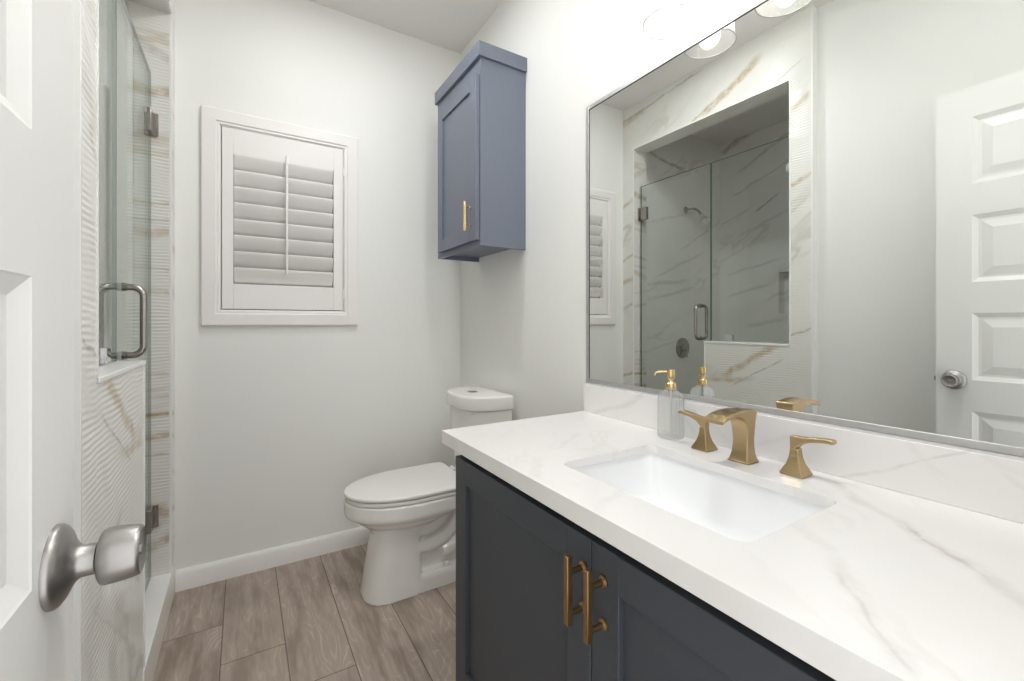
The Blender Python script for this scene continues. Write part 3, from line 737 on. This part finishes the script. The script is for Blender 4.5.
def slab(rf, z0, z1, r=.006, k=4):
    """rf(inset, z) gives an outline; rounded top and bottom edges"""
    rings = [rf(r * (1 - math.sin(R_(90 * i / k))), z0 + r * (1 - math.cos(R_(90 * i / k)))) for i in range(k + 1)]
    rings += [rf(r * (1 - math.cos(R_(90 * i / k))), z1 - r * (1 - math.sin(R_(90 * i / k)))) for i in range(k + 1)]
    return MB().loft(rings)
slab(lambda i, z: egg(.361 + i, .868 - i, .181 - i, z, 5, 2.05, .55, 64), .4145, .4300, .005).build('seat', M['seat'], to)
slab(lambda i, z: egg(.357 + i, .860 - i, .183 - i, z, 16, 2.05, .55, 96), .4340, .4500, .006).build('lid', M['seat'], to)
for sg in (-1, 1):
    MB().lathe([(.012, -.022), (.013, -.018), (.013, .018), (.012, .022)], (.878, TY + sg * .075, .436), 'y', 18).build('hinge', M['seat'], to)
def dsh(xf, xb2, hw, z, e=2.9, n_=40, r=.012):
    out = []
    for i in range(n_ + 1):
        t = R_(-90 + 180 * i / n_); c, s_ = math.cos(t), math.sin(t)
        out.append((xb2 - (xb2 - xf) * abs(c) ** (2 / e), TY + hw * math.copysign(abs(s_) ** (2 / e), s_), z))
    return out
TB = 1.058
MB().loft([dsh(.905, TB, .150, .4125, 3.4), dsh(.892, TB, .160, .43, 3.4), dsh(.882, TB, .168, .50, 3.4), dsh(.868, TB, .176, .64, 3.4), dsh(.860, TB, .179, .752, 3.4)]).build('tank', M['porcelain'], to, angle=50)
slab(lambda i, z: dsh(.842 + i, TB + .002 - i, .190 - i, z, 3.0), .753, .820, .011, 5).build('tank_lid', M['porcelain'], to, angle=50)
bt = MB().lathe([(.024, .8188), (.024, .8212), (.021, .8230), (.002, .8235)], (.945, TY, 0), n=28).build('flush_button', M['nickel'], to)

# ------------------------------------------------------------------ vanity light over the mirror
vt = thing('vanity_light', 'three shade glass vanity light glowing on the wall above the mirror', 'wall light', (XR, .592, 2.2))
MB().box(XR - .022, XR - .0005, .31, .855, 2.195, 2.245).build('back_plate', M['brass'], vt, bevel=.004)
for yy in (.801, .584, .367):
    sx = 1.0
    MB().tube(catmull([(XR - .02, yy, 2.22), (1.04, yy, 2.225), (1.008, yy, 2.215), (sx, yy, 2.185), (sx, yy, 2.165)], 6), .007).build('arm', M['brass'], vt)
    so_ = MB().lathe([(.012, 2.172), (.030, 2.168), (.032, 2.160), (.032, 2.146), (.020, 2.145), (.019, 2.115), (.012, 2.112)], (sx, yy, 0), n=24).build('socket', M['brass'], vt)
    b = MB().lathe([(.030, 2.1585), (.052, 2.157), (.0575, 2.150), (.0605, 2.12), (.066, 2.05), (.0715, 1.978), (.0695, 1.978), (.064, 2.05), (.0585, 2.12), (.0555, 2.148), (.050, 2.154), (.030, 2.1555)], (sx, yy, 0), n=40, cap=False)
    sh_ = b.build('shade', M['shade'], vt)
    MB().tube([(sx + .0705 * math.cos(2 * math.pi * i / 48), yy + .0705 * math.sin(2 * math.pi * i / 48), 1.9772) for i in range(49)], .0013, 8).build('rim', M['glass_rim'], sh_)
    MB().lathe([(.010, 2.113), (.014, 2.10), (.024, 2.085), (.030, 2.066), (.030, 2.055), (.025, 2.040), (.014, 2.030), (.001, 2.027)], (sx, yy, 0), n=24).build('bulb', M['bulb'], vt)

# ------------------------------------------------------------------ unseen ceiling lamps added above the frame as fill light
CLX, CLY = .26, 1.30
cl = thing('fill_ceiling_lamp', 'round semi flush white ceiling lamp, unseen and added as fill light', 'fill light', (CLX, CLY, H))
MB().lathe([(.065, H - .0005), (.065, H - .012), (.055, H - .020), (.010, H - .022), (.010, H - .07), (.012, H - .07), (.012, H - .075)], (CLX, CLY, 0), n=40).build('canopy', M['nickel'], cl)
MB().lathe([(.010, H - .052), (.09, H - .054), (.150, H - .060), (.165, H - .072), (.160, H - .088), (.12, H - .110), (.06, H - .122), (.001, H - .124)], (CLX, CLY, 0), n=48).build('diffuser', M['fill_dome'], cl)

for (lx, ly, mt, lb) in ((.36, 1.58, 'fill_a', 'small round recessed lamp in front of the toilet, unseen and added as fill light'), (.66, .50, 'fill_b', 'small round recessed lamp over the vanity sink, unseen and added as fill light')):
    dl = thing('fill_downlight', lb, 'fill_downlight', (lx, ly, H), 'added recessed fill lamps')
    MB().lathe([(.090, H - .0005), (.090, H - .004), (.080, H - .008), (.071, H - .006), (.071, H - .0005)], (lx, ly, 0), n=40, cap=False).build('rim', M['trim'], dl)
    MB().lathe([(.0705, H - .0010), (.0705, H - .0035), (.001, H - .0035)], (lx, ly, 0), n=40).build('lens', M[mt], dl)
